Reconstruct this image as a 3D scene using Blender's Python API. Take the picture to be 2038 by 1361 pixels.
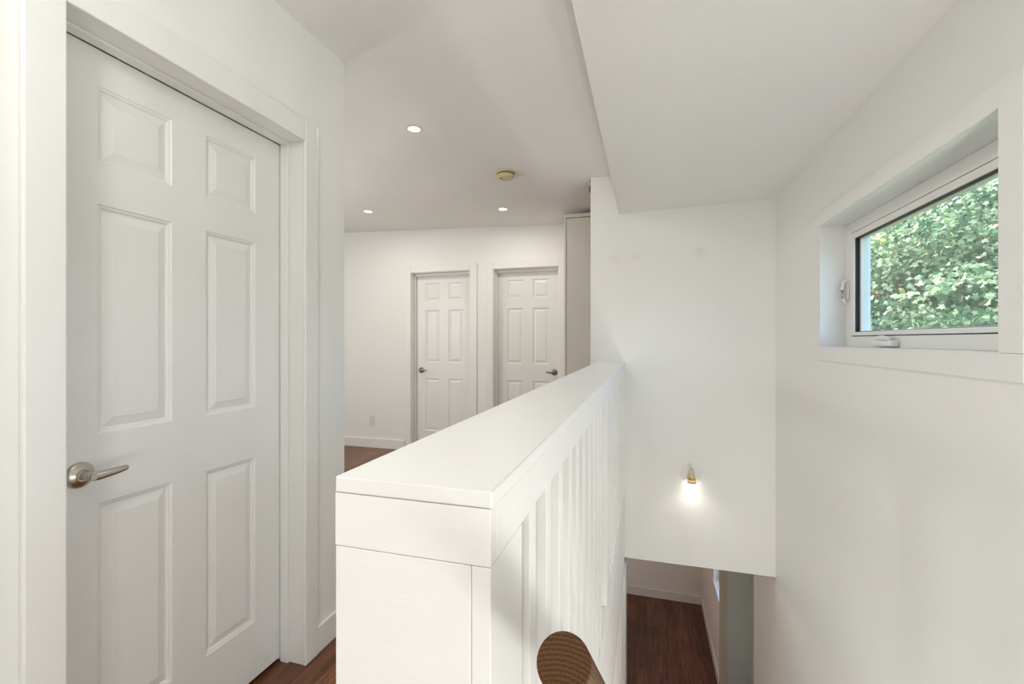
import bpy, bmesh, math, random
from mathutils import Vector, Matrix
PI = math.pi
S = bpy.context.scene
C = S.collection
for o in list(bpy.data.objects):
    bpy.data.objects.remove(o)

# ------------------------------------------------------------------ camera
EYE = 1.28
YAW = math.atan(269 / 905.8)
cam_d = bpy.data.cameras.new('camera')
cam_d.sensor_width = 36.0
cam_d.lens = 16.0
cam_d.clip_start = 0.02
cam_d.shift_y = -3.5 / 2038
cam = bpy.data.objects.new('camera', cam_d)
C.objects.link(cam)
cam.location = (0, 0, EYE)
cam.rotation_euler = (PI / 2, 0, YAW)
S.camera = cam

# ------------------------------------------------------------------ world, sun, exposure
S.view_settings.view_transform = 'Standard'
S.view_settings.look = 'None'
S.view_settings.gamma = 1
S.view_settings.use_curve_mapping = False
S.view_settings.exposure = 0.47
w = bpy.data.worlds.new('world')
S.world = w
w.use_nodes = True
wn = w.node_tree
bg = wn.nodes['Background']
sky = wn.nodes.new('ShaderNodeTexSky')
sky.sky_type = 'NISHITA'
sky.sun_disc = False
sky.air_density = 0.75
sky.dust_density = 4.0
sky.sun_elevation = math.radians(48)
sky.sun_rotation = math.radians(-60)
wn.links.new(sky.outputs[0], bg.inputs[0])
bg.inputs[1].default_value = 1.2
sun_d = bpy.data.lights.new('sun', 'SUN')
sun_d.energy = 5.0
sun_d.angle = 0.02
sun_d.color = (1.0, 0.95, 0.86)
sun = bpy.data.objects.new('sun', sun_d)
C.objects.link(sun)
sun.rotation_euler = Vector((0.75, 0.35, -0.95)).to_track_quat('-Z', 'Y').to_euler()
PW = dict(hall=3.6, near2=16.0, lower=23.0, spot=0.9, g2=14.5, g3=34.0, g4=25.0, g5=36.0)
WHITE = (.975, .99, .965)

# ------------------------------------------------------------------ materials
def mat(name, col, rough=0.5, metal=0.0, spec=0.5):
    m = bpy.data.materials.new(name)
    m.use_nodes = True
    b = m.node_tree.nodes['Principled BSDF']
    b.inputs['Base Color'].default_value = (*col, 1)
    b.inputs['Roughness'].default_value = rough
    b.inputs['Metallic'].default_value = metal
    b.inputs['Specular IOR Level'].default_value = spec
    return m

def nd(m, t, **kw):
    n = m.node_tree.nodes.new(t)
    for k, v in kw.items():
        setattr(n, k, v)
    return n

def lk(m, a, b):
    m.node_tree.links.new(a, b)

def bump(m, scale=(60, 60, 60), detail=3, strength=0.1, dist=0.002, vary=None):
    """noise bump and a slight paint-tone variation"""
    b = m.node_tree.nodes['Principled BSDF']
    tc = nd(m, 'ShaderNodeTexCoord')
    mp = nd(m, 'ShaderNodeMapping')
    mp.inputs['Scale'].default_value = scale
    lk(m, tc.outputs['Object'], mp.inputs['Vector'])
    n = nd(m, 'ShaderNodeTexNoise')
    n.inputs['Scale'].default_value = 1.0
    n.inputs['Detail'].default_value = detail
    lk(m, mp.outputs[0], n.inputs['Vector'])
    bp = nd(m, 'ShaderNodeBump')
    bp.inputs['Strength'].default_value = strength
    bp.inputs['Distance'].default_value = dist
    lk(m, n.outputs['Fac'], bp.inputs['Height'])
    lk(m, bp.outputs[0], b.inputs['Normal'])
    if vary:
        n2 = nd(m, 'ShaderNodeTexNoise')
        n2.inputs['Scale'].default_value = 2.3
        n2.inputs['Detail'].default_value = 4
        lk(m, tc.outputs['Object'], n2.inputs['Vector'])
        cr = nd(m, 'ShaderNodeValToRGB')
        cr.color_ramp.elements[0].position = 0.35
        cr.color_ramp.elements[1].position = 0.65
        cr.color_ramp.elements[0].color = (*vary[0], 1)
        cr.color_ramp.elements[1].color = (*vary[1], 1)
        lk(m, n2.outputs['Fac'], cr.inputs['Fac'])
        lk(m, cr.outputs['Color'], b.inputs['Base Color'])
        return cr
    return None

M = {}
M['wall'] = mat('white_wall_paint', (.882, .885, .860), .6, spec=.3)
bump(M['wall'], (220, 220, 220), 2, .12, .001, ((.885, .878, .855), (.878, .886, .864)))
M['ceiling'] = mat('ceiling_paint', (.78, .765, .73), .8, spec=.2)
bump(M['ceiling'], (150, 150, 150), 3, .35, .002, ((.905, .900, .875), (.91, .912, .888)))
M['trim'] = mat('white_trim_paint', (.87, .868, .85), .38)
bump(M['trim'], (25, 25, 140), 2, .06, .001)
M['door'] = mat('door_paint', (.86, .858, .84), .36)
bump(M['door'], (160, 160, 9), 4, .22, .0012)
M['brushed'] = mat('brush_painted_wood', (.81, .80, .78), .42)
bump(M['brushed'], (14, 120, 120), 4, .35, .0012, ((.87, .858, .845), (.86, .862, .84)))
M['brushed_long'] = mat('brush_painted_long_boards', (.82, .81, .79), .42)
bump(M['brushed_long'], (120, 12, 120), 4, .3, .0012, ((.87, .858, .845), (.865, .867, .845)))
M['baluster'] = mat('baluster_paint', (.87, .868, .845), .38)
bump(M['baluster'], (110, 110, 8), 3, .2, .001)
M['vinyl'] = mat('white_vinyl', (.87, .865, .83), .3)
bump(M['vinyl'], (30, 30, 30), 2, .03, .001)
M['gasket'] = mat('black_gasket', (.012, .012, .013), .5)
bump(M['gasket'], (80, 80, 80), 2, .1, .001)
M['nickel'] = mat('satin_nickel', (.56, .53, .45), .27, 1.0)
bump(M['nickel'], (30, 30, 400), 2, .05, .0004)
M['dark_nickel'] = mat('aged_nickel', (.30, .26, .22), .3, 1.0)
bump(M['dark_nickel'], (30, 30, 400), 2, .05, .0004)
M['cream'] = mat('cream_enamel', (.66, .58, .42), .4)
bump(M['cream'], (60, 60, 60), 2, .05, .0005)
M['gold'] = mat('gold_band', (.55, .33, .05), .25, 1.0)
bump(M['gold'], (60, 60, 60), 2, .05, .0005)
M['plastic'] = mat('white_plastic', (.80, .79, .75), .35)
bump(M['plastic'], (60, 60, 60), 2, .03, .0005)
M['slot'] = mat('outlet_slot', (.12, .11, .10), .6)
bump(M['slot'], (60, 60, 60), 2, .03, .0005)
M['yellowed'] = mat('yellowed_plastic', (.62, .52, .25), .5)
bump(M['yellowed'], (90, 90, 90), 3, .2, .001, ((.55, .44, .18), (.70, .62, .36)))
M['vent'] = mat('detector_vent', (.30, .22, .06), .7)
bump(M['vent'], (90, 90, 90), 3, .2, .001)
M['dark_metal'] = mat('dark_metal', (.10, .08, .07), .5, .6)
bump(M['dark_metal'], (90, 90, 90), 3, .2, .001)
M['closet'] = mat('cream_closet_paint', (.76, .74, .67), .5)
bump(M['closet'], (120, 120, 120), 3, .1, .001)
M['grey_wall'] = mat('grey_wall_paint', (.42, .42, .385), .7, spec=.2)
bump(M['grey_wall'], (200, 200, 200), 2, .1, .001, ((.40, .395, .365), (.43, .44, .40)))
M['void'] = mat('dark_void', (.02, .02, .02), .9)
bump(M['void'], (20, 20, 20), 2, .1, .001)
M['bark'] = mat('bark', (.10, .075, .05), .9)
bump(M['bark'], (20, 20, 4), 4, .8, .02)
M['grass'] = mat('lawn', (.08, .13, .035), .9)
bump(M['grass'], (30, 30, 30), 4, .8, .03)
M['siding'] = mat('outside_siding', (.6, .6, .58), .7)
bump(M['siding'], (2, 2, 9), 1, .3, .01)

def emis(name, col, st):
    m = mat(name, col, .4)
    b = m.node_tree.nodes['Principled BSDF']
    b.inputs['Emission Color'].default_value = (*col, 1)
    b.inputs['Emission Strength'].default_value = st
    n = nd(m, 'ShaderNodeTexNoise')
    n.inputs['Scale'].default_value = 90
    mx = nd(m, 'ShaderNodeMix', data_type='RGBA')
    mx.inputs['A'].default_value = (*col, 1)
    mx.inputs['B'].default_value = (*[c * .93 for c in col], 1)
    lk(m, n.outputs['Fac'], mx.inputs['Factor'])
    lk(m, mx.outputs['Result'], b.inputs['Base Color'])
    return m
M['led'] = emis('led_lens', (1, .93, .84), 14)
M['led_spot'] = emis('led_spot', (1, .90, .78), 9)
M['frosted'] = emis('frosted_dome', (1, .96, .90), 3)

def globe_mat():
    m = bpy.data.materials.new('lit_globe')
    m.use_nodes = True
    nt = m.node_tree
    nt.nodes.clear()
    out = nt.nodes.new('ShaderNodeOutputMaterial')
    tr = nt.nodes.new('ShaderNodeBsdfTransparent')
    em = nt.nodes.new('ShaderNodeEmission')
    em.inputs[0].default_value = (1, .96, .9, 1)
    em.inputs[1].default_value = 3
    ns = nt.nodes.new('ShaderNodeTexNoise')
    ns.inputs['Scale'].default_value = 6
    mr = nt.nodes.new('ShaderNodeMapRange')
    mr.inputs['To Min'].default_value = .28
    mr.inputs['To Max'].default_value = .32
    mx = nt.nodes.new('ShaderNodeMixShader')
    nt.links.new(ns.outputs['Fac'], mr.inputs['Value'])
    nt.links.new(mr.outputs[0], mx.inputs[0])
    nt.links.new(tr.outputs[0], mx.inputs[1])
    nt.links.new(em.outputs[0], mx.inputs[2])
    nt.links.new(mx.outputs[0], out.inputs[0])
    return m
M['globe'] = globe_mat()

def glass_mat():
    m = bpy.data.materials.new('clear_glass')
    m.use_nodes = True
    nt = m.node_tree
    nt.nodes.clear()
    out = nt.nodes.new('ShaderNodeOutputMaterial')
    tr = nt.nodes.new('ShaderNodeBsdfTransparent')
    tr.inputs[0].default_value = (.93, .97, .95, 1)
    gl = nt.nodes.new('ShaderNodeBsdfGlossy')
    gl.inputs['Roughness'].default_value = .02
    lw = nt.nodes.new('ShaderNodeLayerWeight')
    lw.inputs[0].default_value = .5
    pw = nt.nodes.new('ShaderNodeMath')
    pw.operation = 'POWER'
    pw.inputs[1].default_value = 5
    nt.links.new(lw.outputs['Facing'], pw.inputs[0])
    fr = nt.nodes.new('ShaderNodeMath')
    fr.operation = 'MULTIPLY_ADD'
    fr.inputs[1].default_value = .6
    fr.inputs[2].default_value = .04
    nt.links.new(pw.outputs[0], fr.inputs[0])
    mx = nt.nodes.new('ShaderNodeMixShader')
    nt.links.new(fr.outputs[0], mx.inputs[0])
    nt.links.new(tr.outputs[0], mx.inputs[1])
    nt.links.new(gl.outputs[0], mx.inputs[2])
    nt.links.new(mx.outputs[0], out.inputs[0])
    return m
M['glass'] = glass_mat()

def glare_mat():  # white translucent pane, stands in for overexposed daylight in the glass
    m = bpy.data.materials.new('frosted_glass')
    m.use_nodes = True
    nt = m.node_tree
    nt.nodes.clear()
    out = nt.nodes.new('ShaderNodeOutputMaterial')
    t = nt.nodes.new('ShaderNodeBsdfTranslucent')
    ns = nt.nodes.new('ShaderNodeTexNoise')
    ns.inputs['Scale'].default_value = 40
    cr = nt.nodes.new('ShaderNodeValToRGB')
    cr.color_ramp.elements[0].color = (.88, .90, .92, 1)
    cr.color_ramp.elements[1].color = (.95, .96, .97, 1)
    nt.links.new(ns.outputs['Fac'], cr.inputs['Fac'])
    nt.links.new(cr.outputs[0], t.inputs[0])
    nt.links.new(t.outputs[0], out.inputs[0])
    return m
M['frost'] = glare_mat()

def screen_mat():
    m = bpy.data.materials.new('insect_mesh')
    m.use_nodes = True
    nt = m.node_tree
    nt.nodes.clear()
    out = nt.nodes.new('ShaderNodeOutputMaterial')
    tr = nt.nodes.new('ShaderNodeBsdfTransparent')
    df = nt.nodes.new('ShaderNodeBsdfDiffuse')
    df.inputs[0].default_value = (.50, .55, .50, 1)
    tc = nt.nodes.new('ShaderNodeTexCoord')
    fac = []
    for d in ('Y', 'Z'):
        wv = nt.nodes.new('ShaderNodeTexWave')
        wv.bands_direction = d
        wv.inputs['Scale'].default_value = 120
        nt.links.new(tc.outputs['Object'], wv.inputs['Vector'])
        fac.append(wv)
    mm = nt.nodes.new('ShaderNodeMath')
    mm.operation = 'MAXIMUM'
    nt.links.new(fac[0].outputs['Fac'], mm.inputs[0])
    nt.links.new(fac[1].outputs['Fac'], mm.inputs[1])
    mr = nt.nodes.new('ShaderNodeMapRange')
    mr.inputs['From Min'].default_value = .3
    mr.inputs['From Max'].default_value = 1.0
    mr.inputs['To Min'].default_value = .04
    mr.inputs['To Max'].default_value = .40
    nt.links.new(mm.outputs[0], mr.inputs['Value'])
    mx = nt.nodes.new('ShaderNodeMixShader')
    nt.links.new(mr.outputs[0], mx.inputs[0])
    nt.links.new(tr.outputs[0], mx.inputs[1])
    nt.links.new(df.outputs[0], mx.inputs[2])
    nt.links.new(mx.outputs[0], out.inputs[0])
    return m
M['mesh'] = screen_mat()

def plank_mat(name, c1, c2, width=.09, length=1.1, rough=.32):
    m = mat(name, c1, rough)
    b = m.node_tree.nodes['Principled BSDF']
    tc = nd(m, 'ShaderNodeTexCoord')
    sp = nd(m, 'ShaderNodeSeparateXYZ')
    cb = nd(m, 'ShaderNodeCombineXYZ')
    lk(m, tc.outputs['Object'], sp.inputs[0])
    lk(m, sp.outputs['Y'], cb.inputs['X'])
    lk(m, sp.outputs['X'], cb.inputs['Y'])
    br = nd(m, 'ShaderNodeTexBrick')
    br.offset = .37
    br.inputs['Scale'].default_value = 1
    br.inputs['Brick Width'].default_value = length
    br.inputs['Row Height'].default_value = width
    br.inputs['Mortar Size'].default_value = .0012
    br.inputs['Mortar Smooth'].default_value = .3
    br.inputs['Color1'].default_value = (*c1, 1)
    br.inputs['Color2'].default_value = (*c2, 1)
    br.inputs['Mortar'].default_value = (c1[0] * .25, c1[1] * .25, c1[2] * .25, 1)
    lk(m, cb.outputs[0], br.inputs['Vector'])
    mp = nd(m, 'ShaderNodeMapping')
    mp.inputs['Scale'].default_value = (60, 3.5, 1)
    lk(m, tc.outputs['Object'], mp.inputs['Vector'])
    n = nd(m, 'ShaderNodeTexNoise')
    n.inputs['Scale'].default_value = 1
    n.inputs['Detail'].default_value = 6
    n.inputs['Distortion'].default_value = .6
    lk(m, mp.outputs[0], n.inputs['Vector'])
    mr = nd(m, 'ShaderNodeMapRange')
    mr.inputs['From Min'].default_value = .3
    mr.inputs['From Max'].default_value = .7
    mr.inputs['To Min'].default_value = .45
    mr.inputs['To Max'].default_value = 1.5
    lk(m, n.outputs['Fac'], mr.inputs['Value'])
    mx = nd(m, 'ShaderNodeMix', data_type='RGBA', blend_type='MULTIPLY')
    mx.inputs['Factor'].default_value = 1
    lk(m, br.outputs['Color'], mx.inputs['A'])
    lk(m, mr.outputs[0], mx.inputs['B'])
    lk(m, mx.outputs['Result'], b.inputs['Base Color'])
    bp = nd(m, 'ShaderNodeBump')
    bp.inputs['Strength'].default_value = .25
    bp.inputs['Distance'].default_value = .001
    lk(m, n.outputs['Fac'], bp.inputs['Height'])
    lk(m, bp.outputs[0], b.inputs['Normal'])
    return m
M['floor'] = plank_mat('brown_plank_floor', (.22, .084, .028), (.135, .048, .018), .085, 1.1)
M['floor_low'] = plank_mat('dark_red_plank_floor', (.15, .050, .022), (.055, .020, .011), .13, 1.4, .26)

def oak_mat():
    m = mat('stained_oak', (.20, .095, .035), .45, spec=.15)
    b = m.node_tree.nodes['Principled BSDF']
    tc = nd(m, 'ShaderNodeTexCoord')
    mp = nd(m, 'ShaderNodeMapping')
    mp.inputs['Location'].default_value = (.0, .052, 0)
    mp.inputs['Scale'].default_value = (1, 1, .05)
    lk(m, tc.outputs['Object'], mp.inputs['Vector'])
    wv = nd(m, 'ShaderNodeTexWave')
    wv.wave_type = 'RINGS'
    wv.rings_direction = 'Z'
    wv.inputs['Scale'].default_value = 88
    wv.inputs['Distortion'].default_value = 1.6
    wv.inputs['Detail'].default_value = 3
    wv.inputs['Detail Scale'].default_value = 3
    lk(m, mp.outputs[0], wv.inputs['Vector'])
    cr = nd(m, 'ShaderNodeValToRGB')
    cr.color_ramp.elements[0].color = (.080, .034, .012, 1)
    cr.color_ramp.elements[1].color = (.135, .062, .023, 1)
    cr.color_ramp.elements[0].position = .2
    lk(m, wv.outputs['Fac'], cr.inputs['Fac'])
    mp2 = nd(m, 'ShaderNodeMapping')
    mp2.inputs['Scale'].default_value = (1500, 1500, 14)
    lk(m, tc.outputs['Object'], mp2.inputs['Vector'])
    n = nd(m, 'ShaderNodeTexNoise')
    n.inputs['Scale'].default_value = .6
    n.inputs['Detail'].default_value = 2
    lk(m, mp2.outputs[0], n.inputs['Vector'])
    mr = nd(m, 'ShaderNodeMapRange')
    mr.inputs['From Min'].default_value = .35
    mr.inputs['From Max'].default_value = .65
    mr.inputs['To Min'].default_value = .55
    mr.inputs['To Max'].default_value = 1.25
    lk(m, n.outputs['Fac'], mr.inputs['Value'])
    mx = nd(m, 'ShaderNodeMix', data_type='RGBA', blend_type='MULTIPLY')
    mx.inputs['Factor'].default_value = 1
    lk(m, cr.outputs['Color'], mx.inputs['A'])
    lk(m, mr.outputs[0], mx.inputs['B'])
    lk(m, mx.outputs['Result'], b.inputs['Base Color'])
    return m
M['oak'] = oak_mat()

def stained_wall():
    """white wall paint with three small old stains"""
    m = mat('stained_white_wall_paint', (.80, .79, .75), .6, spec=.3)
    cr = bump(m, (220, 220, 220), 2, .12, .001, ((.885, .878, .855), (.878, .886, .864)))
    b = m.node_tree.nodes['Principled BSDF']
    prev = cr.outputs['Color']
    tc = [n for n in m.node_tree.nodes if n.type == 'TEX_COORD'][0]
    for (x, z, r, col, f) in ((-.078, 1.85, .032, (.84, .78, .66), .55), (.335, 1.862, .036, (.84, .78, .66), .6),
                              (-.215, 1.85, .045, (.85, .78, .75), .5), (.20, .09, .09, (.80, .79, .74), .3)):
        vs = nd(m, 'ShaderNodeVectorMath', operation='DISTANCE')
        vs.inputs[1].default_value = (x, 3.22, z)
        ns = nd(m, 'ShaderNodeTexNoise')
        ns.inputs['Scale'].default_value = 25
        lk(m, tc.outputs['Object'], ns.inputs['Vector'])
        lk(m, tc.outputs['Object'], vs.inputs[0])
        ad = nd(m, 'ShaderNodeMath', operation='MULTIPLY_ADD')
        ad.inputs[1].default_value = r * 1.2
        lk(m, ns.outputs['Fac'], ad.inputs[0])
        lk(m, vs.outputs['Value'], ad.inputs[2])
        mr = nd(m, 'ShaderNodeMapRange')
        mr.inputs['From Min'].default_value = r * .7
        mr.inputs['From Max'].default_value = r * 1.9
        mr.inputs['To Min'].default_value = f
        mr.inputs['To Max'].default_value = 0
        lk(m, ad.outputs[0], mr.inputs['Value'])
        mx = nd(m, 'ShaderNodeMix', data_type='RGBA')
        lk(m, mr.outputs[0], mx.inputs['Factor'])
        lk(m, prev, mx.inputs['A'])
        mx.inputs['B'].default_value = (*col, 1)
        prev = mx.outputs['Result']
    lk(m, prev, b.inputs['Base Color'])
    return m
M['wall_end'] = stained_wall()

def leaf_mat(name, a, b_):
    m = bpy.data.materials.new(name)
    m.use_nodes = True
    nt = m.node_tree
    nt.nodes.clear()
    out = nt.nodes.new('ShaderNodeOutputMaterial')
    geo = nt.nodes.new('ShaderNodeNewGeometry')
    cr = nt.nodes.new('ShaderNodeValToRGB')
    cr.color_ramp.elements[0].color = (*a, 1)
    cr.color_ramp.elements[1].color = (*b_, 1)
    nt.links.new(geo.outputs['Random Per Island'], cr.inputs['Fac'])
    df = nt.nodes.new('ShaderNodeBsdfPrincipled')
    df.inputs['Roughness'].default_value = .4
    nt.links.new(cr.outputs[0], df.inputs['Base Color'])
    tl = nt.nodes.new('ShaderNodeBsdfTranslucent')
    nt.links.new(cr.outputs[0], tl.inputs[0])
    mx = nt.nodes.new('ShaderNodeMixShader')
    mx.inputs[0].default_value = .35
    nt.links.new(df.outputs[0], mx.inputs[1])
    nt.links.new(tl.outputs[0], mx.inputs[2])
    nt.links.new(mx.outputs[0], out.inputs[0])
    return m
M['leaf_a'] = leaf_mat('green_leaf', (.022, .08, .034), (.10, .21, .085))
M['leaf_b'] = leaf_mat('pale_leaf', (.14, .23, .11), (.32, .40, .23))
M['leaf_c'] = leaf_mat('reddish_seed', (.45, .18, .12), (.62, .58, .12))
M['leaf_d'] = leaf_mat('dark_leaf', (.025, .075, .025), (.07, .15, .05))

# ------------------------------------------------------------------ mesh helpers
def box(bm, x0, x1, y0, y1, z0, z1, bev=0.0):
    vs = [bm.verts.new((x, y, z)) for x in (x0, x1) for y in (y0, y1) for z in (z0, z1)]
    f = [(0, 1, 3, 2), (4, 6, 7, 5), (0, 4, 5, 1), (2, 3, 7, 6), (0, 2, 6, 4), (1, 5, 7, 3)]
    fs = [bm.faces.new([vs[i] for i in q]) for q in f]
    if bev:
        es = set(e for q in fs for e in q.edges)
        bmesh.ops.bevel(bm, geom=list(es), offset=bev, segments=2, profile=.5, affect='EDGES')

def lathe(bm, prof, mtx=None, seg=40, cap=True):
    """prof: list of (radius, height) about local Z"""
    mtx = mtx or Matrix()
    rings = []
    for r, h in prof:
        if r < 1e-6:
            rings.append([bm.verts.new(mtx @ Vector((0, 0, h)))])
        else:
            rings.append([bm.verts.new(mtx @ Vector((r * math.cos(2 * PI * i / seg), r * math.sin(2 * PI * i / seg), h))) for i in range(seg)])
    for a, b in zip(rings, rings[1:]):
        for i in range(seg):
            j = (i + 1) % seg
            if len(a) == 1 and len(b) == 1:
                continue
            if len(a) == 1:
                bm.faces.new((a[0], b[j], b[i]))
            elif len(b) == 1:
                bm.faces.new((a[i], a[j], b[0]))
            else:
                bm.faces.new((a[i], a[j], b[j], b[i]))
    if cap:
        for r in (rings[0], rings[-1]):
            if len(r) > 1:
                bm.faces.new(r)

def tube(bm, pts, rads, seg=12, flat=1.0):
    """tapered tube through points; flat squeezes the section along its second axis"""
    rings = []
    n = len(pts)
    for i, p in enumerate(pts):
        p = Vector(p)
        d = (Vector(pts[min(i + 1, n - 1)]) - Vector(pts[max(i - 1, 0)])).normalized()
        u = d.cross(Vector((0, 0, 1)))
        if u.length < 1e-3:
            u = Vector((1, 0, 0))
        u.normalize()
        v = u.cross(d).normalized()
        r = rads[i]
        rings.append([bm.verts.new(p + u * r * flat * math.cos(2 * PI * k / seg) + v * r * math.sin(2 * PI * k / seg)) for k in range(seg)])
    for a, b in zip(rings, rings[1:]):
        for i in range(seg):
            j = (i + 1) % seg
            bm.faces.new((a[i], a[j], b[j], b[i]))
    bm.faces.new(rings[0])
    bm.faces.new(rings[-1])

def obj(name, bm, m, parent=None, smooth=False, loc=None):
    bmesh.ops.recalc_face_normals(bm, faces=bm.faces)
    me = bpy.data.meshes.new(name)
    bm.to_mesh(me)
    bm.free()
    me.materials.append(m)
    if smooth:
        for p in me.polygons:
            p.use_smooth = True
        me.set_sharp_from_angle(angle=math.radians(35))
    o = bpy.data.objects.new(name, me)
    C.objects.link(o)
    if parent:
        o.parent = parent
    if loc:
        o.location = loc
    return o

def tag(o, label=None, cat=None, group=None, kind=None):
    if label: o['label'] = label
    if cat: o['category'] = cat
    if group: o['group'] = group
    if kind: o['kind'] = kind
    return o

def empty(name, loc=(0, 0, 0), rz=0.0):
    e = bpy.data.objects.new(name, None)
    C.objects.link(e)
    e.empty_display_size = .05
    e.location = loc
    e.rotation_euler = (0, 0, rz)
    return e

def boxes(name, lst, m, parent=None, bev=0.0, smooth=False):
    bm = bmesh.new()
    for b in lst:
        box(bm, *b, bev)
    return obj(name, bm, m, parent, smooth)

def struct(name, lst, m, label, cat, bev=0.0):
    return tag(boxes(name, lst, m, None, bev), label, cat, None, 'structure')

# ------------------------------------------------------------------ dimensions
XL = -1.30          # left wall
YC = 1.74           # outside corner of the left wall
YB = 4.74           # back wall
XR = .775           # outer (right) wall
YE = 3.22           # stairwell end wall
BX = -.149          # stair side of the railing
ZF = -2.60          # lower floor
SOF = 2.16

# ------------------------------------------------------------------ shell
struct('floor', [(-5.6, -1.30, 1.62, YB + .3, -.25, 0), (-1.45, -.160, -5.2, YB + .3, -.25, 0), (-.160, XR, -5.2, .40, -.25, 0),
                 (-.160, XR, YE + .12, YB + .3, -.25, 0)], M['floor'],
       'dark brown plank floor of the upper hall and landing', 'floor')
struct('floor_lower', [(-3.2, XR + .2, -.2, 7.4, ZF - .1, ZF)], M['floor_low'],
       'dark red brown plank floor of the lower storey, seen below the stairwell wall', 'floor')

# left wall with the doorway of the near door
J0, J1, JT = .712, 1.485, 2.068
struct('wall_left', [(XL - .14, XL, -5.2, J0 - .02, 0, 2.72), (XL - .14, XL, J1 + .02, YC, 0, 2.72), (XL - .14, XL, J0 - .02, J1 + .02, JT + .02, 2.72),
                     (-5.6, XL - .14, YC - .12, YC, 0, 2.72)],
       M['wall'], 'white wall around the large near door, ending at an outside corner', 'wall')
# back wall with two doorways
A0, A1 = -2.624, -1.903
B0, B1 = -1.614, -.900
FT = 2.055
struct('wall_back', [(-5.6, A0 - .02, YB, YB + .14, 0, 2.75), (A1 + .02, B0 - .02, YB, YB + .14, 0, 2.75), (B1 + .02, XR, YB, YB + .14, 0, 2.75),
                     (A0 - .02, A1 + .02, YB, YB + .14, FT + .02, 2.75), (B0 - .02, B1 + .02, YB, YB + .14, FT + .02, 2.75)],
       M['wall'], 'white back wall of the hall holding the two far doors', 'wall')
struct('wall_far_left', [(-5.6, -5.46, YC, YB, 0, 2.75)], M['wall'], 'white wall closing the hall at its hidden left end', 'wall')
struct('wall_near', [(-1.45, XR, -5.2, -5.06, -.0, 2.72)], M['wall'], 'white wall behind the landing', 'wall')
# stairwell end wall
bm = bmesh.new()
box(bm, -.381, XR, YE, YE + .12, -.212, 2.60)
tag(obj('wall_stairwell_end', bm, M['wall_end']), 'white wall at the far end of the stairwell with faint stains and a small spotlight', 'wall', None, 'structure')
# right wall with the window opening
W0, W1, WZ0, WZ1 = 1.304, 2.455, 1.251, 1.808
L0, L1, LZ0, LZ1 = 4.55, 6.0, -1.625, -.55
WG = .005
struct('wall_right', [(XR, XR + .2, -5.2, W0 - WG, ZF, 2.72), (XR, XR + .2, W1 + WG, L0, ZF, 2.72), (XR, XR + .2, W0 - WG, W1 + WG, ZF, WZ0 - WG), (XR, XR + .2, W0 - WG, W1 + WG, WZ1 + WG, 2.72),
                      (XR, XR + .2, L0, L1, ZF, LZ0), (XR, XR + .2, L0, L1, LZ1, 0), (XR, XR + .2, L1, 7.4, ZF, 0), (XR, XR + .2, L0, YB + .3, 0, 2.72)],
       M['wall'], 'white outer wall on the right holding the horizontal window', 'wall')
struct('wall_lower_back', [(-3.2, XR, 7.2, 7.34, ZF, -.21)], M['wall'], 'dim wall at the far end of the lower storey', 'wall')
struct('wall_lower_left', [(-3.2, -3.06, -.2, 7.2, ZF, -.25)], M['wall'], 'hidden left wall of the lower storey', 'wall')
struct('wall_lower_front', [(-3.06, XR, -.2, -.06, ZF, -.25)], M['wall'], 'hidden near wall of the lower storey under the landing', 'wall')
struct('wall_under_railing', [(-.27, -.1455, .38, YE + .12, ZF, -.25)], M['wall'], 'white stairwell wall straight below the railing', 'wall')
struct('wall_lower_column', [(.607, XR, 3.93, 4.35, ZF, -.23)], M['grey_wall'], 'grey boxed column against the outer wall on the lower storey', 'wall')
struct('ceiling_lower', [(-3.06, -.27, -.06, 7.2, -.25, -.25 + .001), (-.27, XR, YE + .12, 7.2, -.26, -.23), (-3.06, -.27, YB + .3, 7.2, -.26, -.23)], M['wall'],
       'ceiling of the lower storey', 'ceiling')

# main ceiling: slightly sloping and sagging plaster
def cz(x, y):
    z = 2.515 - .032 * (x + 1.3)
    if x < -1.3: z = 2.515 + .034 * (-1.3 - x)
    s = min(1, max(0, (x + 1.05) / .65)); s = s * s * (3 - 2 * s)
    t = 1 - min(1, abs(y - YE) / .85); t = t * t * (3 - 2 * t)
    return z - .066 * s * t
bm = bmesh.new()
xs = [-5.6 + i * .18 for i in range(24)] + [-1.35 + i * .09 for i in range(15)] + [XR]
xs = sorted(set(round(v, 3) for v in xs))
ys = sorted(set([round(-5.2 + i * .15, 3) for i in range(68)] + [YE]))
gr = [[bm.verts.new((x, y, cz(x, y))) for y in ys] for x in xs]
for i in range(len(xs) - 1):
    for j in range(len(ys) - 1):
        bm.faces.new((gr[i][j], gr[i][j + 1], gr[i + 1][j + 1], gr[i + 1][j]))
r = bmesh.ops.extrude_face_region(bm, geom=list(bm.faces))
bmesh.ops.translate(bm, vec=(0, 0, .15), verts=[v for v in r['geom'] if isinstance(v, bmesh.types.BMVert)])
tag(obj('ceiling', bm, M['ceiling'], None, True), 'off-white hall ceiling with downlights and a smoke detector', 'ceiling', None, 'structure')
# dropped ceiling over the stairs
bm = bmesh.new()
v = []
for (x, z) in ((-.186, 2.152), (XR, 2.170), (XR, 2.60), (-.186, 2.60)):
    v.append([bm.verts.new((x, y, z)) for y in (-5.06, YE)])
for i in range(4):
    j = (i + 1) % 4
    bm.faces.new((v[i][0], v[i][1], v[j][1], v[j][0]))
bm.faces.new([q[0] for q in v]); bm.faces.new([q[1] for q in v])
tag(obj('ceiling_dropped', bm, M['wall']), 'lower white dropped ceiling box running over the stairs', 'ceiling', None, 'structure')
struct('roof', [(-5.7, XR + .45, -5.3, YB + .5, 2.76, 2.92)], M['siding'], 'roof slab above the house, out of view', 'roof')

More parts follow.
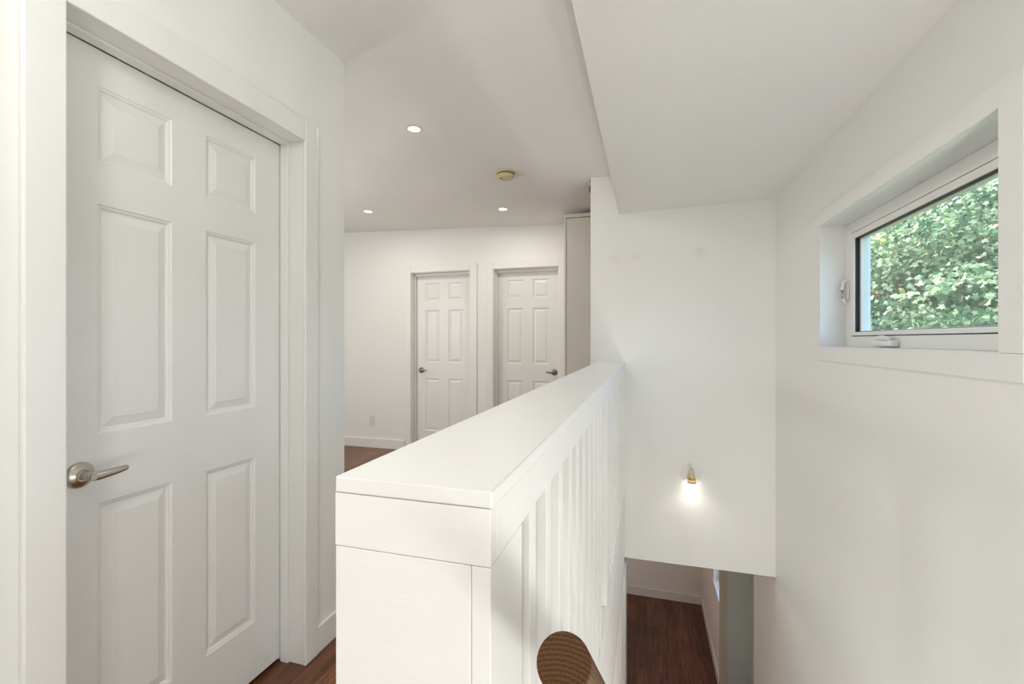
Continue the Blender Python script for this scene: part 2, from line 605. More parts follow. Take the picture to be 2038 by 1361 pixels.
# baseboards
def baseboard(name, pts, h, label, z0=0.0, t=.013):
    """pts: list of boxes footprints (x0,x1,y0,y1); a low board with a sloped top lip"""
    bm = bmesh.new()
    for (x0, x1, y0, y1) in pts:
        box(bm, x0, x1, y0, y1, z0, z0 + h, .0025)
    return tag(obj(name, bm, M['trim']), label, 'baseboard', None, 'structure')
baseboard('baseboard_left', [(XL, XL + .013, J1 + .069, YC + .013), (XL, XL + .013, -5.06, .636)], .108, 'white baseboard beside the large near door')
baseboard('baseboard_back', [(-5.46, A0 - .086, YB - .014, YB), (A1 + .094, B0 - .086, YB - .014, YB)], .110, 'white baseboard along the back wall under the outlet')
baseboard('baseboard_lower_back', [(-3.06, XR, 7.185, 7.2)], .125, 'baseboard of the lower storey back wall', ZF)
baseboard('baseboard_lower_right', [(XR - .015, XR, 4.35, 7.185)], .125, 'baseboard running along the lower outer wall', ZF)

# ------------------------------------------------------------------ doors
MU = .112     # centre rail width
def leaf_mesh(W, H, ST):
    """six-panel leaf, front at local y=0 facing -Y, x 0..W, z 0..H"""
    bm = bmesh.new()
    pw = (W - 2 * ST - MU) / 2
    k = H / 2.03
    X = [0, ST, ST + pw, ST + pw + MU, W - ST, W]
    Z = [0, .210 * k, .823 * k, 1.008 * k, 1.620 * k, 1.730 * k, 1.935 * k, H]
    prof = [(0, 0), (.003, .0035), (.008, .0045), (.010, .009), (.014, .0105), (.038, .0035), (.040, .0025)]
    for i in range(5):
        for j in range(7):
            x0, x1, z0, z1 = X[i], X[i + 1], Z[j], Z[j + 1]
            if i in (1, 3) and j in (1, 3, 5):
                loops = []
                for (d, dep) in prof:
                    loops.append([bm.verts.new(c) for c in ((x0 + d, dep, z0 + d), (x1 - d, dep, z0 + d), (x1 - d, dep, z1 - d), (x0 + d, dep, z1 - d))])
                for a, b in zip(loops, loops[1:]):
                    for q in range(4):
                        r_ = (q + 1) % 4
                        bm.faces.new((a[q], a[r_], b[r_], b[q]))
                bm.faces.new(loops[-1])
            else:
                bm.faces.new([bm.verts.new(c) for c in ((x0, 0, z0), (x1, 0, z0), (x1, 0, z1), (x0, 0, z1))])
    bmesh.ops.remove_doubles(bm, verts=bm.verts, dist=1e-5)
    T = .035
    f = [((0, 0, 0), (0, T, 0), (0, T, H), (0, 0, H)), ((W, 0, 0), (W, 0, H), (W, T, H), (W, T, 0)),
         ((0, T, 0), (W, T, 0), (W, T, H), (0, T, H)), ((0, 0, 0), (W, 0, 0), (W, T, 0), (0, T, 0)), ((0, 0, H), (0, T, H), (W, T, H), (W, 0, H))]
    for q in f:
        bm.faces.new([bm.verts.new(c) for c in q])
    return bm

def handle(parent, x, z, d, m):
    """lever handle; d=+1 lever points to +x"""
    h = empty('door_handle', (x, 0, z))
    h.parent = parent
    R = Matrix.Rotation(PI / 2, 4, 'X')     # local z -> -y
    bm = bmesh.new()
    lathe(bm, [(.0, .0), (.0335, .0), (.0335, .003), (.032, .006), (.027, .010), (.020, .013), (.0155, .015), (.0150, .018), (.0, .018)], R, 40, False)
    obj('rose', bm, m, h, True)
    bm = bmesh.new()
    lathe(bm, [(.0, .016), (.0115, .016), (.0105, .022), (.0105, .052), (.008, .058), (.0, .058)], R, 32, False)
    obj('neck', bm, m, h, True)
    bm = bmesh.new()
    pts = [(-.010 * d, -.050, 0), (.0 * d, -.051, 0), (.015 * d, -.053, 0), (.035 * d, -.053, .001), (.060 * d, -.052, .002), (.078 * d, -.051, .003), (.083 * d, -.050, .003)]
    tube(bm, pts, [.006, .0115, .0120, .0110, .0095, .0080, .0055], 16, .5)
    obj('lever', bm, m, h, True)
    return h

def door(name, loc, rz, W, H, jl, jr, jt, cas, casd, depth, hx, hz, hd, hm, label, floor_z=0.0, st=.117, s=.014, e=.006, wallt=.14):
    """local frame: wall surface at y=-depth, leaf front at y=0. jl/jr/jt jamb faces (local x, z); cas outer casing x0,x1,z1"""
    root = empty(name, loc, rz)
    tag(root, label, 'door', None, 'structure')
    zl = loc[2]
    lf = obj('door_leaf', leaf_mesh(W, H, st), M['door'], root)
    D = -depth
    yb = D + wallt
    fz = floor_z - zl
    jt -= zl
    c0, c1, ct = cas[0], cas[1], cas[2] - zl
    bm = bmesh.new()
    box(bm, jl - .019, jl, D, yb, fz, jt + .019, .0008)
    box(bm, jr, jr + .019, D, yb, fz, jt + .019, .0008)
    box(bm, jl, jr, D, yb, jt, jt + .019, .0008)
    sd0, sd1 = -.040, -.003
    box(bm, jl, jl + s, sd0, sd1, fz, jt, .002)
    box(bm, jr - s, jr, sd0, sd1, fz, jt, .002)
    box(bm, jl + s, jr - s, sd0, sd1, jt - (.010 if s < .012 else .030), jt, .002)
    obj('door_frame', bm, M['trim'], root)
    bm = bmesh.new()
    t0, t1 = D - casd, D - .0005
    box(bm, c0, jl - e, t0, t1, fz, ct, .004)
    box(bm, jr + e, c1, t0, t1, fz, ct, .004)
    box(bm, jl - e, jr + e, t0, t1, jt + e, ct, .004)
    obj('door_casing', bm, M['trim'], root)
    bm = bmesh.new()
    for zz in (.2, 1.0, 1.8):
        hxx = W + .002 if hd > 0 else -.004
        lathe(bm, [(.0, 0), (.0045, 0), (.0045, .085), (.0, .085)], Matrix.Translation((hxx, .008, zz)), 12, False)
    obj('hinge', bm, hm, root, True)
    handle(lf, hx, hz, hd, hm)
    bm = bmesh.new()
    box(bm, jl, jr, .0365, .05, fz, jt)
    obj('door_backing', bm, M['void'], root)
    return root

# near door: local x = world y, local -y = world +x
door('door_1', (-1.405, .7245, .018), PI / 2, .758, 2.038, J0 - .7245, J1 - .7245, JT, (.638 - .7245, 1.553 - .7245, 2.146), .016, .105,
     .083, .914, 1, M['nickel'], 'large white six-panel door in the left wall, nearest the camera', st=.1245, s=.010, e=-.004)
door('door_2', (-2.617, 4.84, .010), 0, .711, 2.032, A0 + 2.617, A1 + 2.617, FT, (-2.705 + 2.617, -1.812 + 2.617, 2.139), .015, .10,
     .067, .918, 1, M['dark_nickel'], 'left one of the two white six-panel doors in the back wall')
door('door_3', (-1.610, 4.84, .010), 0, .707, 2.034, B0 + 1.610, B1 + 1.610, FT, (-1.694 + 1.610, -.828 + 1.610, 2.144), .015, .10,
     .650, .925, -1, M['dark_nickel'], 'right one of the two white six-panel doors in the back wall')

# ------------------------------------------------------------------ window
win = tag(empty('window_1', (XR, 0, 0)), 'horizontal awning window with trees outside, in the right wall', 'window', None, 'structure')
bm = bmesh.new()
ct = -.012
box(bm, ct, -.0005, W0 - .072, W1 + .003, WZ0 - .062, WZ0, .001)
box(bm, ct, -.0005, W0 - .072, W0, WZ0 + .0005, WZ1 + .061, .001)
box(bm, ct + .001, -.0005, W0 + .0005, W1 - .02, WZ1, WZ1 + .061, .001)
obj('window_casing', bm, M['trim'], win)
bm = bmesh.new()
g = .006
box(bm, -.0115, .17, W0 - g, W0, WZ0 - g, WZ1 + g)
box(bm, .0, .17, W1, W1 + g, WZ0 - g, WZ1 + g)
box(bm, .0, .17, W0, W1, WZ1, WZ1 + g)
box(bm, -.014, .17, W0, W1, WZ0 - g, WZ0)
obj('window_reveal', bm, M['trim'], win)
FX = .105           # inner face of the vinyl frame
def ring(bm, x0, x1, y0, y1, z0, z1, wy, wz0, wz1, bev=.002):
    box(bm, x0, x1, y0, y0 + wy, z0, z1, bev)
    box(bm, x0, x1, y1 - wy, y1, z0, z1, bev)
    box(bm, x0, x1, y0 + wy - .001, y1 - wy + .001, z0, z0 + wz0, bev)
    box(bm, x0, x1, y0 + wy - .001, y1 - wy + .001, z1 - wz1, z1, bev)
bm = bmesh.new()
ring(bm, FX, FX + .075, W0, W1, WZ0, WZ1, .056, .046, .048)
obj('window_frame', bm, M['vinyl'], win)
s0, s1, t0, t1 = W0 + .058, W1 - .058, WZ0 + .048, WZ1 - .050
bm = bmesh.new()
ring(bm, FX + .006, FX + .060, W0 + .0555, W1 - .0555, WZ0 + .0455, WZ1 - .0475, .003, .003, .003, 0)
obj('seal', bm, M['gasket'], win)
bm = bmesh.new()
ring(bm, FX - .003, FX + .055, s0 + .002, s1 - .002, t0 + .001, t1 - .001, .030, .016, .026, .003)
sash = obj('sash', bm, M['vinyl'], win)
bm = bmesh.new()
ring(bm, FX + .004, FX + .030, s0 + .030, s1 - .030, t0 + .0155, t1 - .0255, .004, .003, .004, 0)
obj('glass_seal', bm, M['gasket'], sash)
bm = bmesh.new()
ring(bm, FX + .020, FX + .036, s0 + .033, s1 - .033, t0 + .0175, t1 - .028, .014, .004, .006, 0)
obj('glass_spacer', bm, M['vinyl'], sash)
bm = bmesh.new()
box(bm, FX + .026, FX + .030, s0 + .03, s1 - .03, t0 + .017, t1 - .027)
obj('glass_pane', bm, M['glass'], sash)
bm = bmesh.new()
a_, b_, c_, d_ = s0 + .03, s1 - .03, t0 + .017, t1 - .027
bm.faces.new([bm.verts.new(q) for q in ((FX + .050, a_, c_), (FX + .050, b_, c_), (FX + .050, b_, d_), (FX + .050, a_, d_))])
obj('insect_screen', bm, M['mesh'], sash)
# crank operator
ck = empty('crank_handle', (FX, 2.06, WZ0 + .012)); ck.parent = win
bm = bmesh.new()
box(bm, -.030, 0, -.075, .075, -.006, .016, .006)
obj('crank_cover', bm, M['vinyl'], ck, True)
bm = bmesh.new()
tube(bm, [(-.022, -.055, .020), (-.026, -.02, .026), (-.026, .02, .027), (-.024, .050, .022)], [.005, .009, .008, .004], 12, .8)
obj('crank_arm', bm, M['vinyl'], ck, True)
# lock lever on the far side of the frame
lkv = empty('lock_lever', (FX, W1 - .030, 1.50)); lkv.parent = win
bm = bmesh.new()
box(bm, -.008, 0, -.012, .012, -.035, .035, .004)
obj('lock_plate', bm, M['vinyl'], lkv, True)
bm = bmesh.new()
tube(bm, [(-.008, 0, .055), (-.020, 0, .045), (-.026, 0, .01), (-.022, 0, -.03), (-.010, 0, -.052)], [.005, .007, .008, .008, .005], 12, 1.0)
obj('lock_arm', bm, M['vinyl'], lkv, True)

# lower window
w2 = tag(empty('window_2', (XR, 0, 0)), 'bright lower window showing as a narrow white strip under the stairwell wall', 'window', None, 'structure')
bm = bmesh.new()
ring(bm, .06, .12, L0, L1, LZ0, LZ1, .05, .05, .05)
box(bm, .07, .11, L0 + .05, L1 - .05, -1.22, -1.18)
obj('window_frame', bm, M['vinyl'], w2)
bm = bmesh.new()
box(bm, .088, .092, L0 + .04, L1 - .04, LZ0 + .04, LZ1 - .04)
obj('glass_pane', bm, M['frost'], w2)
bm = bmesh.new()
box(bm, -.012, .06, L0 - .0, L1 + .0, LZ0 - .0, LZ0 + .012)
obj('window_sill', bm, M['trim'], w2)

# ------------------------------------------------------------------ railing
PY0 = .428
rail = tag(empty('stair_railing', (-.24, PY0, 0)), 'white painted railing with a wide flat cap and square balusters beside the stairwell', 'railing')
rail_loc = Vector((-.24, PY0, 0))
def rbox(name, lst, m, bev=.0015, smooth=False):
    bm = bmesh.new()
    for (x0, x1, y0, y1, z0, z1) in lst:
        box(bm, x0 + .24, x1 + .24, y0 - PY0, y1 - PY0, z0, z1, bev)
    return obj(name, bm, m, rail, smooth)
RX0 = -.332
rbox('rail_cap', [(RX0 + .001, BX + .0015, PY0 - .001, YE - .001, 1.112, 1.130)], M['brushed_long'], .0022)
rbox('front_board', [(RX0, BX, PY0, PY0 + .018, 1.0530, 1.1115)], M['brushed'], .0012)
rbox('side_board', [(BX - .018, BX, PY0 + .0185, YE - .002, 1.0530, 1.1115)], M['brushed_long'], .0012)
rbox('hall_side_board', [(RX0, RX0 + .018, PY0 + .0185, YE - .002, 1.0530, 1.1115)], M['brushed_long'], .0012)
rbox('rail_core', [(RX0 + .019, BX - .019, PY0 + .019, YE - .002, 1.0545, 1.1115)], M['brushed_long'], 0)
np_ = rbox('newel_post', [(RX0 + .0004, BX - .0214, PY0 + .0004, .545, .0, 1.0526)], M['brushed'], .0015)
rbox('newel_corner_board', [(BX - .0210, BX - .0003, PY0 + .0006, .547, -.24, 1.0526)], M['baluster'], .0012)
rbox('middle_post', [(-.24, BX - .0008, 1.80, 1.935, .2445, 1.0505)], M['baluster'], .0015)
rbox('bottom_rail', [(-.24, BX, .548, YE - .002, .125, .244)], M['brushed_long'], .002)
rbox('floor_edge_board', [(-.26, BX + .0005, .40, YE - .002, -.249, .124)], M['baluster'], .001)
bal_y = [.591, .698, .807, .915, 1.014, 1.120, 1.243, 1.353, 1.460, 1.556] + [2.03 + .1065 * k for k in range(11)]
bm = bmesh.new()
box(bm, -.0175, .0175, -.0175, .0175, .2435, 1.0520, .0012)
me0 = obj('baluster', bm, M['baluster'], rail)
me0.location = (BX - .0015 - .0175 + .24, bal_y[0] + .0175 - PY0, 0)
for y in bal_y[1:]:
    b = me0.copy()
    C.objects.link(b)
    b.parent = rail
    b.location = (me0.location.x, y + .0175 - PY0, 0)
# stair-side trims below the railing
struct('trim_1', [(-.1455, -.1405, 3.04, YE + .12, ZF, -.25), (-.1455, -.1425, 2.72, 2.80, ZF, -.25)], M['trim'],
       'white vertical trim boards on the stairwell wall below the railing', 'trim', .001)

# stairs going down under the view
bm = bmesh.new()
n = 13
rise = 2.6 / (n + 1)
run = .215
for k in range(n):
    y0 = .42 + k * run
    z = -(k + 1) * rise
    box(bm, -.138, XR - .002, y0 - .015, y0 + run + .012, z - .028, z, .004)
    box(bm, -.138, XR - .002, y0 + .010, y0 + .026, z, z + rise - .028)
    box(bm, -.130, XR - .010, y0 + .026, y0 + run, z - .20, z - .028)
tag(obj('staircase', bm, M['floor_low']), 'brown wooden stairs descending between railing and outer wall, below the view', 'stairs', None, 'structure')

# ------------------------------------------------------------------ handrail
ang = math.radians(41.8)
hr0 = Vector((-.0665, .374, 1.0125))
hd = Vector((0, math.cos(ang), -math.sin(ang)))
hr = tag(empty('handrail', hr0), 'round stained oak handrail sloping down the stairs, its cut end facing the camera', 'handrail')
L = 3.3
Rr = .0228
bm = bmesh.new()
lathe(bm, [(.0, 0), (Rr - .0012, 0), (Rr, .0012), (Rr, L), (.0, L)], None, 64, False)
ro = obj('rail', bm, M['oak'], hr, True)
ro.rotation_euler = hd.to_track_quat('Z', 'Y').to_euler()
for t in (.45, 1.9, 3.0):
    br = empty('bracket', tuple(hd * t)); br.parent = hr
    p = hr0 + hd * t
    wx = (BX + .0005 if p.z > -.25 else -.1405 if p.y > 3.0 else -.1455) - p.x
    bm = bmesh.new()
    lathe(bm, [(.0, 0), (.028, 0), (.028, .004), (.012, .009), (.0, .009)], Matrix.Translation((wx, 0, -.075)) @ Matrix.Rotation(PI / 2, 4, 'Y'), 24, False)
    obj('wall_plate', bm, M['nickel'], br, True)
    bm = bmesh.new()
    tube(bm, [(wx + .006, 0, -.075), (wx * .45, 0, -.073), (-.006, 0, -.060), (0, 0, -.0265)], [.006] * 4, 12)
    obj('bracket_arm', bm, M['nickel'], br, True)

# ------------------------------------------------------------------ tall closet beside the far doors
cl = tag(empty('tall_closet', (-.74, 4.20, 0)), 'tall cream closet unit just right of the far right door, almost touching the ceiling', 'closet')
bm = bmesh.new()
box(bm, 0, .62, 0.02, .52, 0, 2.415, .002)
obj('body', bm, M['closet'], cl)
bm = bmesh.new()
box(bm, .020, .62, 0, .0195, .08, 2.410, .002)
obj('sliding_door', bm, M['closet'], cl)
bm = bmesh.new()
box(bm, .0, .62, -.006, .0195, 2.4155, 2.449, .002)
box(bm, .0, .018, -.004, .0195, 0, 2.4150, .001)
obj('face_trim', bm, M['closet'], cl)

# small dark metal catch at the top of the end wall
hk = tag(empty('wall_catch', (-.381, YE + .03, 2.36)), 'tiny dark metal catch on the top left edge of the stairwell end wall', 'catch')
bm = bmesh.new()
box(bm, -.004, 0, -.028, .010, .030, .056, .001)
obj('catch_plate', bm, M['dark_metal'], hk)
bm = bmesh.new()
box(bm, -.009, 0, -.026, .006, -.035, .005, .001)
obj('catch_hook', bm, M['dark_metal'], hk)

# ------------------------------------------------------------------ outlet
ou = tag(empty('wall_outlet', (-3.150, YB, .322)), 'white duplex wall outlet low on the back wall left of the doors', 'outlet')
bm = bmesh.new()
box(bm, -.037, .037, -.007, -.0005, -.060, .060, .003)
obj('cover_plate', bm, M['plastic'], ou)
for dz in (-.0195, .0195):
    bm = bmesh.new()
    box(bm, -.017, .017, -.0095, -.0072, dz - .0145, dz + .0145, .001)
    so = obj('socket', bm, M['plastic'], ou)
    bm = bmesh.new()
    box(bm, -.008, -.0055, -.0100, -.0096, dz - .003, dz + .007)
    box(bm, .0055, .008, -.0100, -.0096, dz - .003, dz + .007)
    box(bm, -.0025, .0025, -.0100, -.0096, dz - .011, dz - .006)
    obj('slots', bm, M['slot'], so)

# ------------------------------------------------------------------ downlights
DN = Matrix.Rotation(PI, 4, 'X')
def downlight(x, y, label, power, visible=True, r=.045, z=None):
    z = cz(x, y) if z is None else z
    e = tag(empty('recessed_downlight', (x, y, z)), label, 'light', 'ceiling downlights')
    bm = bmesh.new()
    lathe(bm, [(r, .0005), (r + .014, .0005), (r + .015, .003), (r + .008, .006), (r, .005), (r - .004, .0015), (r, .0005)], DN, 48, False)
    obj('trim_ring', bm, M['plastic'], e, True)
    bm = bmesh.new()
    lathe(bm, [(.0, .0010), (r, .0010), (r, .0022), (r * .9, .0034), (.0, .0045)], DN, 40, False)
    obj('lens', bm, M['led'], e, True)
    ld = bpy.data.lights.new('downlight_lamp', 'AREA')
    ld.shape = 'DISK'; ld.size = .085; ld.energy = power; ld.color = (1, .93, .85)
    lo = bpy.data.objects.new('downlight_lamp', ld)
    C.objects.link(lo); lo.parent = e; lo.location = (0, 0, -.012)
    return e
downlight(-1.305, 2.385, 'round recessed downlight in the hall ceiling nearest the camera', PW['hall'], r=.036)
downlight(-2.66, 3.93, 'recessed downlight in front of the back wall, left of the far doors', PW['hall'], r=.041)
downlight(-1.30, 4.08, 'recessed downlight in front of the far doors, right of the other', PW['hall'], r=.041)
# unseen fill light added for the lower storey, built as a flush dome
def flush(x, y, z, label, power, size=.26, col=WHITE):
    e = tag(empty('flush_ceiling_light', (x, y, z)), label, 'light')
    bm = bmesh.new()
    lathe(bm, [(.0, .0005), (.15, .0005), (.15, .018), (.14, .022), (.0, .022)], DN, 48, False)
    obj('lamp_base', bm, M['plastic'], e, True)
    bm = bmesh.new()
    lathe(bm, [(.138, .0225), (.135, .040), (.11, .062), (.06, .078), (.0, .084)], DN, 48, False)
    obj('lamp_dome', bm, M['frosted'], e, True)
    ld = bpy.data.lights.new('dome_lamp', 'POINT')
    ld.shadow_soft_size = .10; ld.energy = power; ld.color = col
    lo = bpy.data.objects.new('dome_lamp', ld)
    C.objects.link(lo); lo.parent = e; lo.location = (0, 0, -.20)
flush(-1.2, 5.0, -.26, 'round flush light of the lower storey', PW['lower'], .26, (1, .72, .54))

def pendant(x, y, drop, label, power):  # unseen fill light added to brighten the landing, hung as a pendant
    zc = cz(x, y)
    e = tag(empty('pendant_lamp', (x, y, zc)), label, 'light')
    bm = bmesh.new()
    lathe(bm, [(.0, .0005), (.05, .0005), (.045, .02), (.0, .022)], DN, 32, False)
    lathe(bm, [(.0, .02), (.003, .02), (.003, drop - .08), (.0, drop - .08)], DN, 10, False)
    obj('cord', bm, M['plastic'], e, True)
    bm = bmesh.new()
    bmesh.ops.create_uvsphere(bm, u_segments=32, v_segments=20, radius=.09, matrix=Matrix.Translation((0, 0, -drop)))
    obj('glass_globe', bm, M['globe'], e, True)
    ld = bpy.data.lights.new('globe_lamp', 'POINT')
    ld.shadow_soft_size = .095; ld.energy = power; ld.color = WHITE
    lo = bpy.data.objects.new('globe_lamp', ld)
    C.objects.link(lo); lo.parent = e; lo.location = (0, 0, -drop)
pendant(-.60, -.15, .25, 'white globe pendant close under the landing ceiling beside the camera', PW['near2'])
def fill_floor_lamp(x, y, h, label, power, z0=0.0, R=.085):  # unseen fill lights added to brighten landing, stairs and hall
    e = tag(empty('floor_lamp', (x, y, z0)), label, 'lamp')
    bm = bmesh.new()
    lathe(bm, [(.0, .001), (.13, .001), (.13, .012), (.02, .022), (.0, .022)], None, 40, False)
    obj('lamp_base', bm, M['plastic'], e, True)
    bm = bmesh.new()
    lathe(bm, [(.0, .02), (.010, .02), (.010, h - R - .015), (.03, h - R - .01), (.03, h - R), (.0, h - R)], None, 20, False)
    obj('pole', bm, M['nickel'], e, True)
    bm = bmesh.new()
    bmesh.ops.create_uvsphere(bm, u_segments=32, v_segments=20, radius=R, matrix=Matrix.Translation((0, 0, h)))
    gl = obj('glass_globe', bm, M['globe'], e, True)
    ld = bpy.data.lights.new('globe_lamp', 'POINT')
    ld.shadow_soft_size = R + .005; ld.energy = power; ld.color = WHITE
    lo = bpy.data.objects.new('globe_lamp', ld)
    C.objects.link(lo); lo.parent = e; lo.location = (0, 0, h)
fill_floor_lamp(.60, .10, .55, 'short floor lamp with a white globe beside the outer wall at the stair top', PW['g2'])
fill_floor_lamp(.30, -1.6, .35, 'low floor lamp with a white globe behind the camera', PW['g5'])
fill_floor_lamp(-3.3, 2.45, 1.55, 'tall floor lamp with a big white globe in the hidden part of the hall', PW['g3'], 0, .24)
# unseen fill light added low in the stairwell, built as a sconce
e = tag(empty('wall_sconce', (XR, 1.25, -.70)), 'white globe sconce low on the outer wall above the stairs, below the view', 'light')
bm = bmesh.new()
lathe(bm, [(.0, .0005), (.05, .0005), (.05, .012), (.015, .018), (.012, .07), (.0, .07)], Matrix.Rotation(-PI / 2, 4, 'Y'), 32, False)
obj('sconce_base', bm, M['nickel'], e, True)
bm = bmesh.new()
bmesh.ops.create_uvsphere(bm, u_segments=32, v_segments=20, radius=.06, matrix=Matrix.Translation((-.125, 0, 0)))
obj('glass_globe', bm, M['globe'], e, True)
ld = bpy.data.lights.new('globe_lamp', 'POINT')
ld.shadow_soft_size = .065; ld.energy = PW['g4']; ld.color = WHITE
lo = bpy.data.objects.new('globe_lamp', ld)
C.objects.link(lo); lo.parent = e; lo.location = (-.125, 0, 0)

# ------------------------------------------------------------------ smoke detector
sd = tag(empty('smoke_detector', (-.988, 3.165, cz(-.988, 3.165))), 'yellowed round smoke detector on the hall ceiling', 'smoke detector')
bm = bmesh.new()
lathe(bm, [(.0, .0005), (.068, .0005), (.070, .003), (.068, .010), (.058, .013), (.0, .013)], DN, 48, False)
obj('mounting_base', bm, M['yellowed'], sd, True)
bm = bmesh.new()
lathe(bm, [(.055, .013), (.056, .020), (.055, .021)], DN, 48, False)
for k in range(26):
    a = 2 * PI * k / 26
    c, s_ = math.cos(a), math.sin(a)
    bmesh.ops.create_cube(bm, size=1, matrix=Matrix.Translation((.0585 * c, .0585 * s_, -.018)) @ Matrix.Rotation(a, 4, 'Z') @ Matrix.Diagonal((.006, .004, .010, 1)))
obj('vent_ring', bm, M['vent'], sd)
bm = bmesh.new()
lathe(bm, [(.060, .021), (.062, .024), (.058, .040), (.048, .047), (.022, .047), (.020, .044), (.0, .044)], DN, 48, False)
obj('cover', bm, M['yellowed'], sd, True)
bm = bmesh.new()
lathe(bm, [(.0, .043), (.010, .043), (.010, .0485), (.0, .0485)], Matrix.Translation((-.03, -.018, 0)) @ DN, 20, False)
obj('test_button', bm, M['vent'], sd, True)

# ------------------------------------------------------------------ wall spotlight
sp = tag(empty('wall_spotlight', (.276, YE, .400)), 'small lit spotlight with a gold band on the stairwell end wall', 'light')
RX = Matrix.Rotation(PI / 2, 4, 'X')
bm = bmesh.new()
lathe(bm, [(.0, .0005), (.062, .0005), (.064, .003), (.060, .006), (.056, .006), (.053, .003), (.045, .003), (.040, .006), (.0, .008)], RX, 48, False)
obj('wall_rose', bm, M['wall'], sp, True)
hdm = Matrix.Translation((.003, -.050, .048)) @ Matrix.Rotation(math.radians(184), 4, 'X')
bm = bmesh.new()
lathe(bm, [(.0, 0), (.006, .001), (.010, .008), (.020, .055), (.021, .060)], hdm, 32, False)
obj('lamp_head', bm, M['cream'], sp, True)
bm = bmesh.new()
tube(bm, [(.003, -.006, .030), (.003, -.03, .032), (.003, -.046, .030)], [.006] * 3, 12)
obj('lamp_arm', bm, M['plastic'], sp, True)
bm = bmesh.new()
lathe(bm, [(.0215, .060), (.0225, .061), (.0230, .078), (.0220, .079)], hdm, 32, False)
obj('gold_band', bm, M['gold'], sp, True)
bm = bmesh.new()
lathe(bm, [(.0225, .079), (.0265, .086), (.0275, .098), (.0255, .0985)], hdm, 32, False)
obj('lamp_collar', bm, M['cream'], sp, True)
bm = bmesh.new()
lathe(bm, [(.0, .0960), (.0250, .0960), (.0250, .1010), (.0, .1030)], hdm, 32, False)
for k in range(8):
    a = 2 * PI * k / 8
    bmesh.ops.create_icosphere(bm, subdivisions=1, radius=.0042, matrix=hdm @ Matrix.Translation((.017 * math.cos(a), .017 * math.sin(a), .103)))
obj('led_lens', bm, M['led_spot'], sp)
ld = bpy.data.lights.new('spot_lamp', 'SPOT')
ld.energy = PW['spot']; ld.color = (1, .90, .80); ld.spot_size = math.radians(150); ld.spot_blend = 1.0; ld.shadow_soft_size = .03
lo = bpy.data.objects.new('spot_lamp', ld)
C.objects.link(lo); lo.parent = sp
lo.location = (.003, -.072, -.064)
lo.rotation_euler = (math.radians(-4), 0, 0)

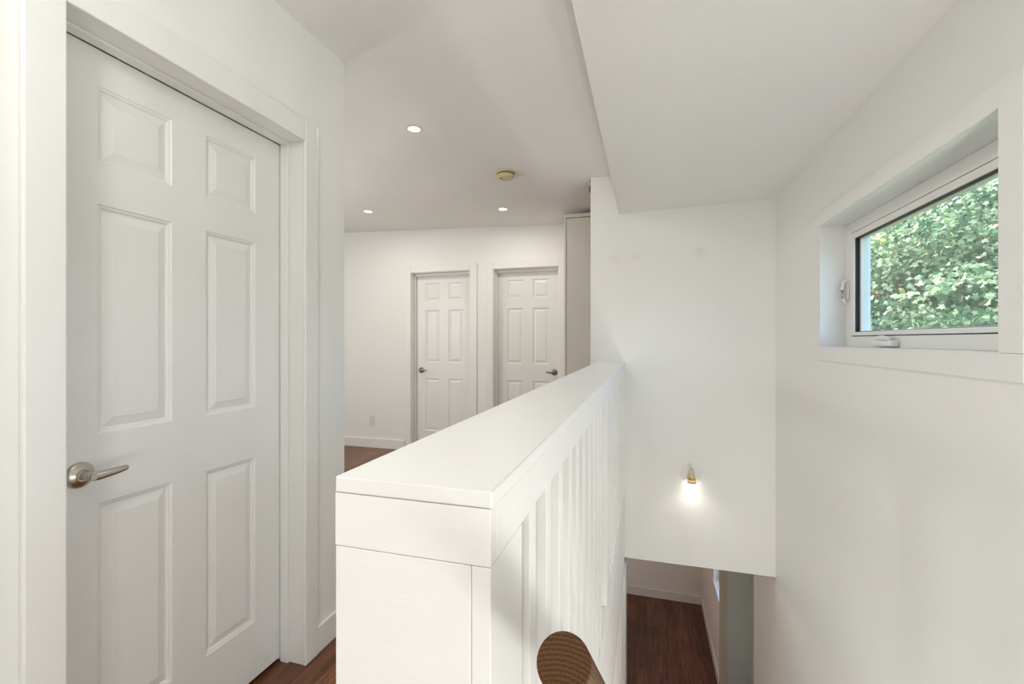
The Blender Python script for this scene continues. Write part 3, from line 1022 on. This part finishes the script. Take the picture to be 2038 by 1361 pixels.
# ------------------------------------------------------------------ outdoors
struct('ground', [(XR + .2, 40, -25, 60, ZF - .3, ZF)], M['grass'], 'lawn outside the house, below the window view', 'ground')
random.seed(7)
LEAF = [(0, 0), (.16, .10), (.44, .06), (.34, .30), (.50, .52), (.24, .50), (.18, .62), (0, 1.0), (-.18, .62), (-.24, .50), (-.50, .52), (-.34, .30), (-.44, .06), (-.16, .10)]
def foliage(name, clumps, per, size, mats, weights, parent, spread, up=.3):
    verts, faces, mi = [], [], []
    nl = len(LEAF)
    for (cx, cy, cz_, cr) in clumps:
        tone = random.random()
        ax = random.uniform(0, 2 * PI)
        for k in range(per):
            # leaves strung in flat drooping sprays
            t = random.random() ** .7
            a = ax + random.gauss(0, .55)
            rr = cr * t
            p = Vector((cx + rr * math.cos(a) + random.gauss(0, spread), cy + rr * math.sin(a) + random.gauss(0, spread), cz_ - .45 * rr * t + random.gauss(0, spread * .7)))
            nrm = Vector((random.gauss(-.35, .55), random.gauss(-.55, .55), abs(random.gauss(.7, .4)))).normalized()
            d = Vector((random.gauss(0, 1), random.gauss(0, 1), random.gauss(-.8, .6)))
            d = (d - nrm * d.dot(nrm)).normalized()
            s_ = nrm.cross(d)
            sz = size * random.uniform(.6, 1.25)
            base = len(verts)
            fold = random.uniform(-.1, .25)
            for (lx, ly) in LEAF:
                verts.append(p + s_ * lx * sz + d * ly * sz - nrm * (abs(lx) * fold + ly * ly * .15) * sz)
            faces.append(tuple(range(base, base + nl)))
            q = random.random() * .6 + tone * .4
            acc = 0
            for i, wgt in enumerate(weights):
                acc += wgt
                if q <= acc:
                    break
            mi.append(i)
    me = bpy.data.meshes.new(name)
    me.from_pydata(verts, [], faces)
    for m in mats: me.materials.append(m)
    me.polygons.foreach_set('material_index', mi)
    o = bpy.data.objects.new(name, me)
    C.objects.link(o)
    o.parent = parent
    return o

def tree(name, base, crown_c, crown_r, n, per, size, mats, weights, label, spread=.10, clr=(.5, .9), nbr=26):
    bx, by, bz = base
    e = tag(empty(name, base), label, 'tree')
    bm = bmesh.new()
    top = Vector(crown_c) - Vector(base)
    tube(bm, [(0, 0, 0), (.05, .05, top.z * .35), (top.x * .5, top.y * .5, top.z * .7), (top.x, top.y, top.z + crown_r[2] * .5)], [.24, .18, .13, .04], 14)
    obj('trunk', bm, M['bark'], e, True)
    clumps = []
    while len(clumps) < n:
        v = Vector((random.uniform(-1, 1), random.uniform(-1, 1), random.uniform(-1, 1)))
        if v.length > 1 or v.length < .35: continue
        clumps.append((top.x + v.x * crown_r[0], top.y + v.y * crown_r[1], top.z + v.z * crown_r[2], random.uniform(*clr)))
    bm = bmesh.new()
    for c in clumps[:nbr]:
        q = Vector(c[:3])
        s_ = Vector((top.x * .5, top.y * .5, top.z * .7))
        tube(bm, [s_, s_.lerp(q, .5) + Vector((0, 0, .25)), q], [.06, .035, .01], 7)
    obj('branches', bm, M['bark'], e, True)
    tag(foliage('foliage', clumps, per, size, mats, weights, e, spread), kind='stuff')
    return e
tree('maple_tree', (5.0, 9.6, ZF), (4.9, 9.4, 2.0), (1.9, 2.8, 1.85), 330, 190, .080,
     [M['leaf_a'], M['leaf_b'], M['leaf_c']], [.60, .34, .06], 'leafy green maple tree filling the view through the window')
tree('background_tree', (9.0, 17.5, ZF), (9.0, 17.5, 2.3), (3.2, 3.6, 3.2), 260, 120, .15,
     [M['leaf_d'], M['leaf_a'], M['leaf_b']], [.55, .35, .10], 'darker green tree standing behind the maple outside the window', .16, (.8, 1.4))
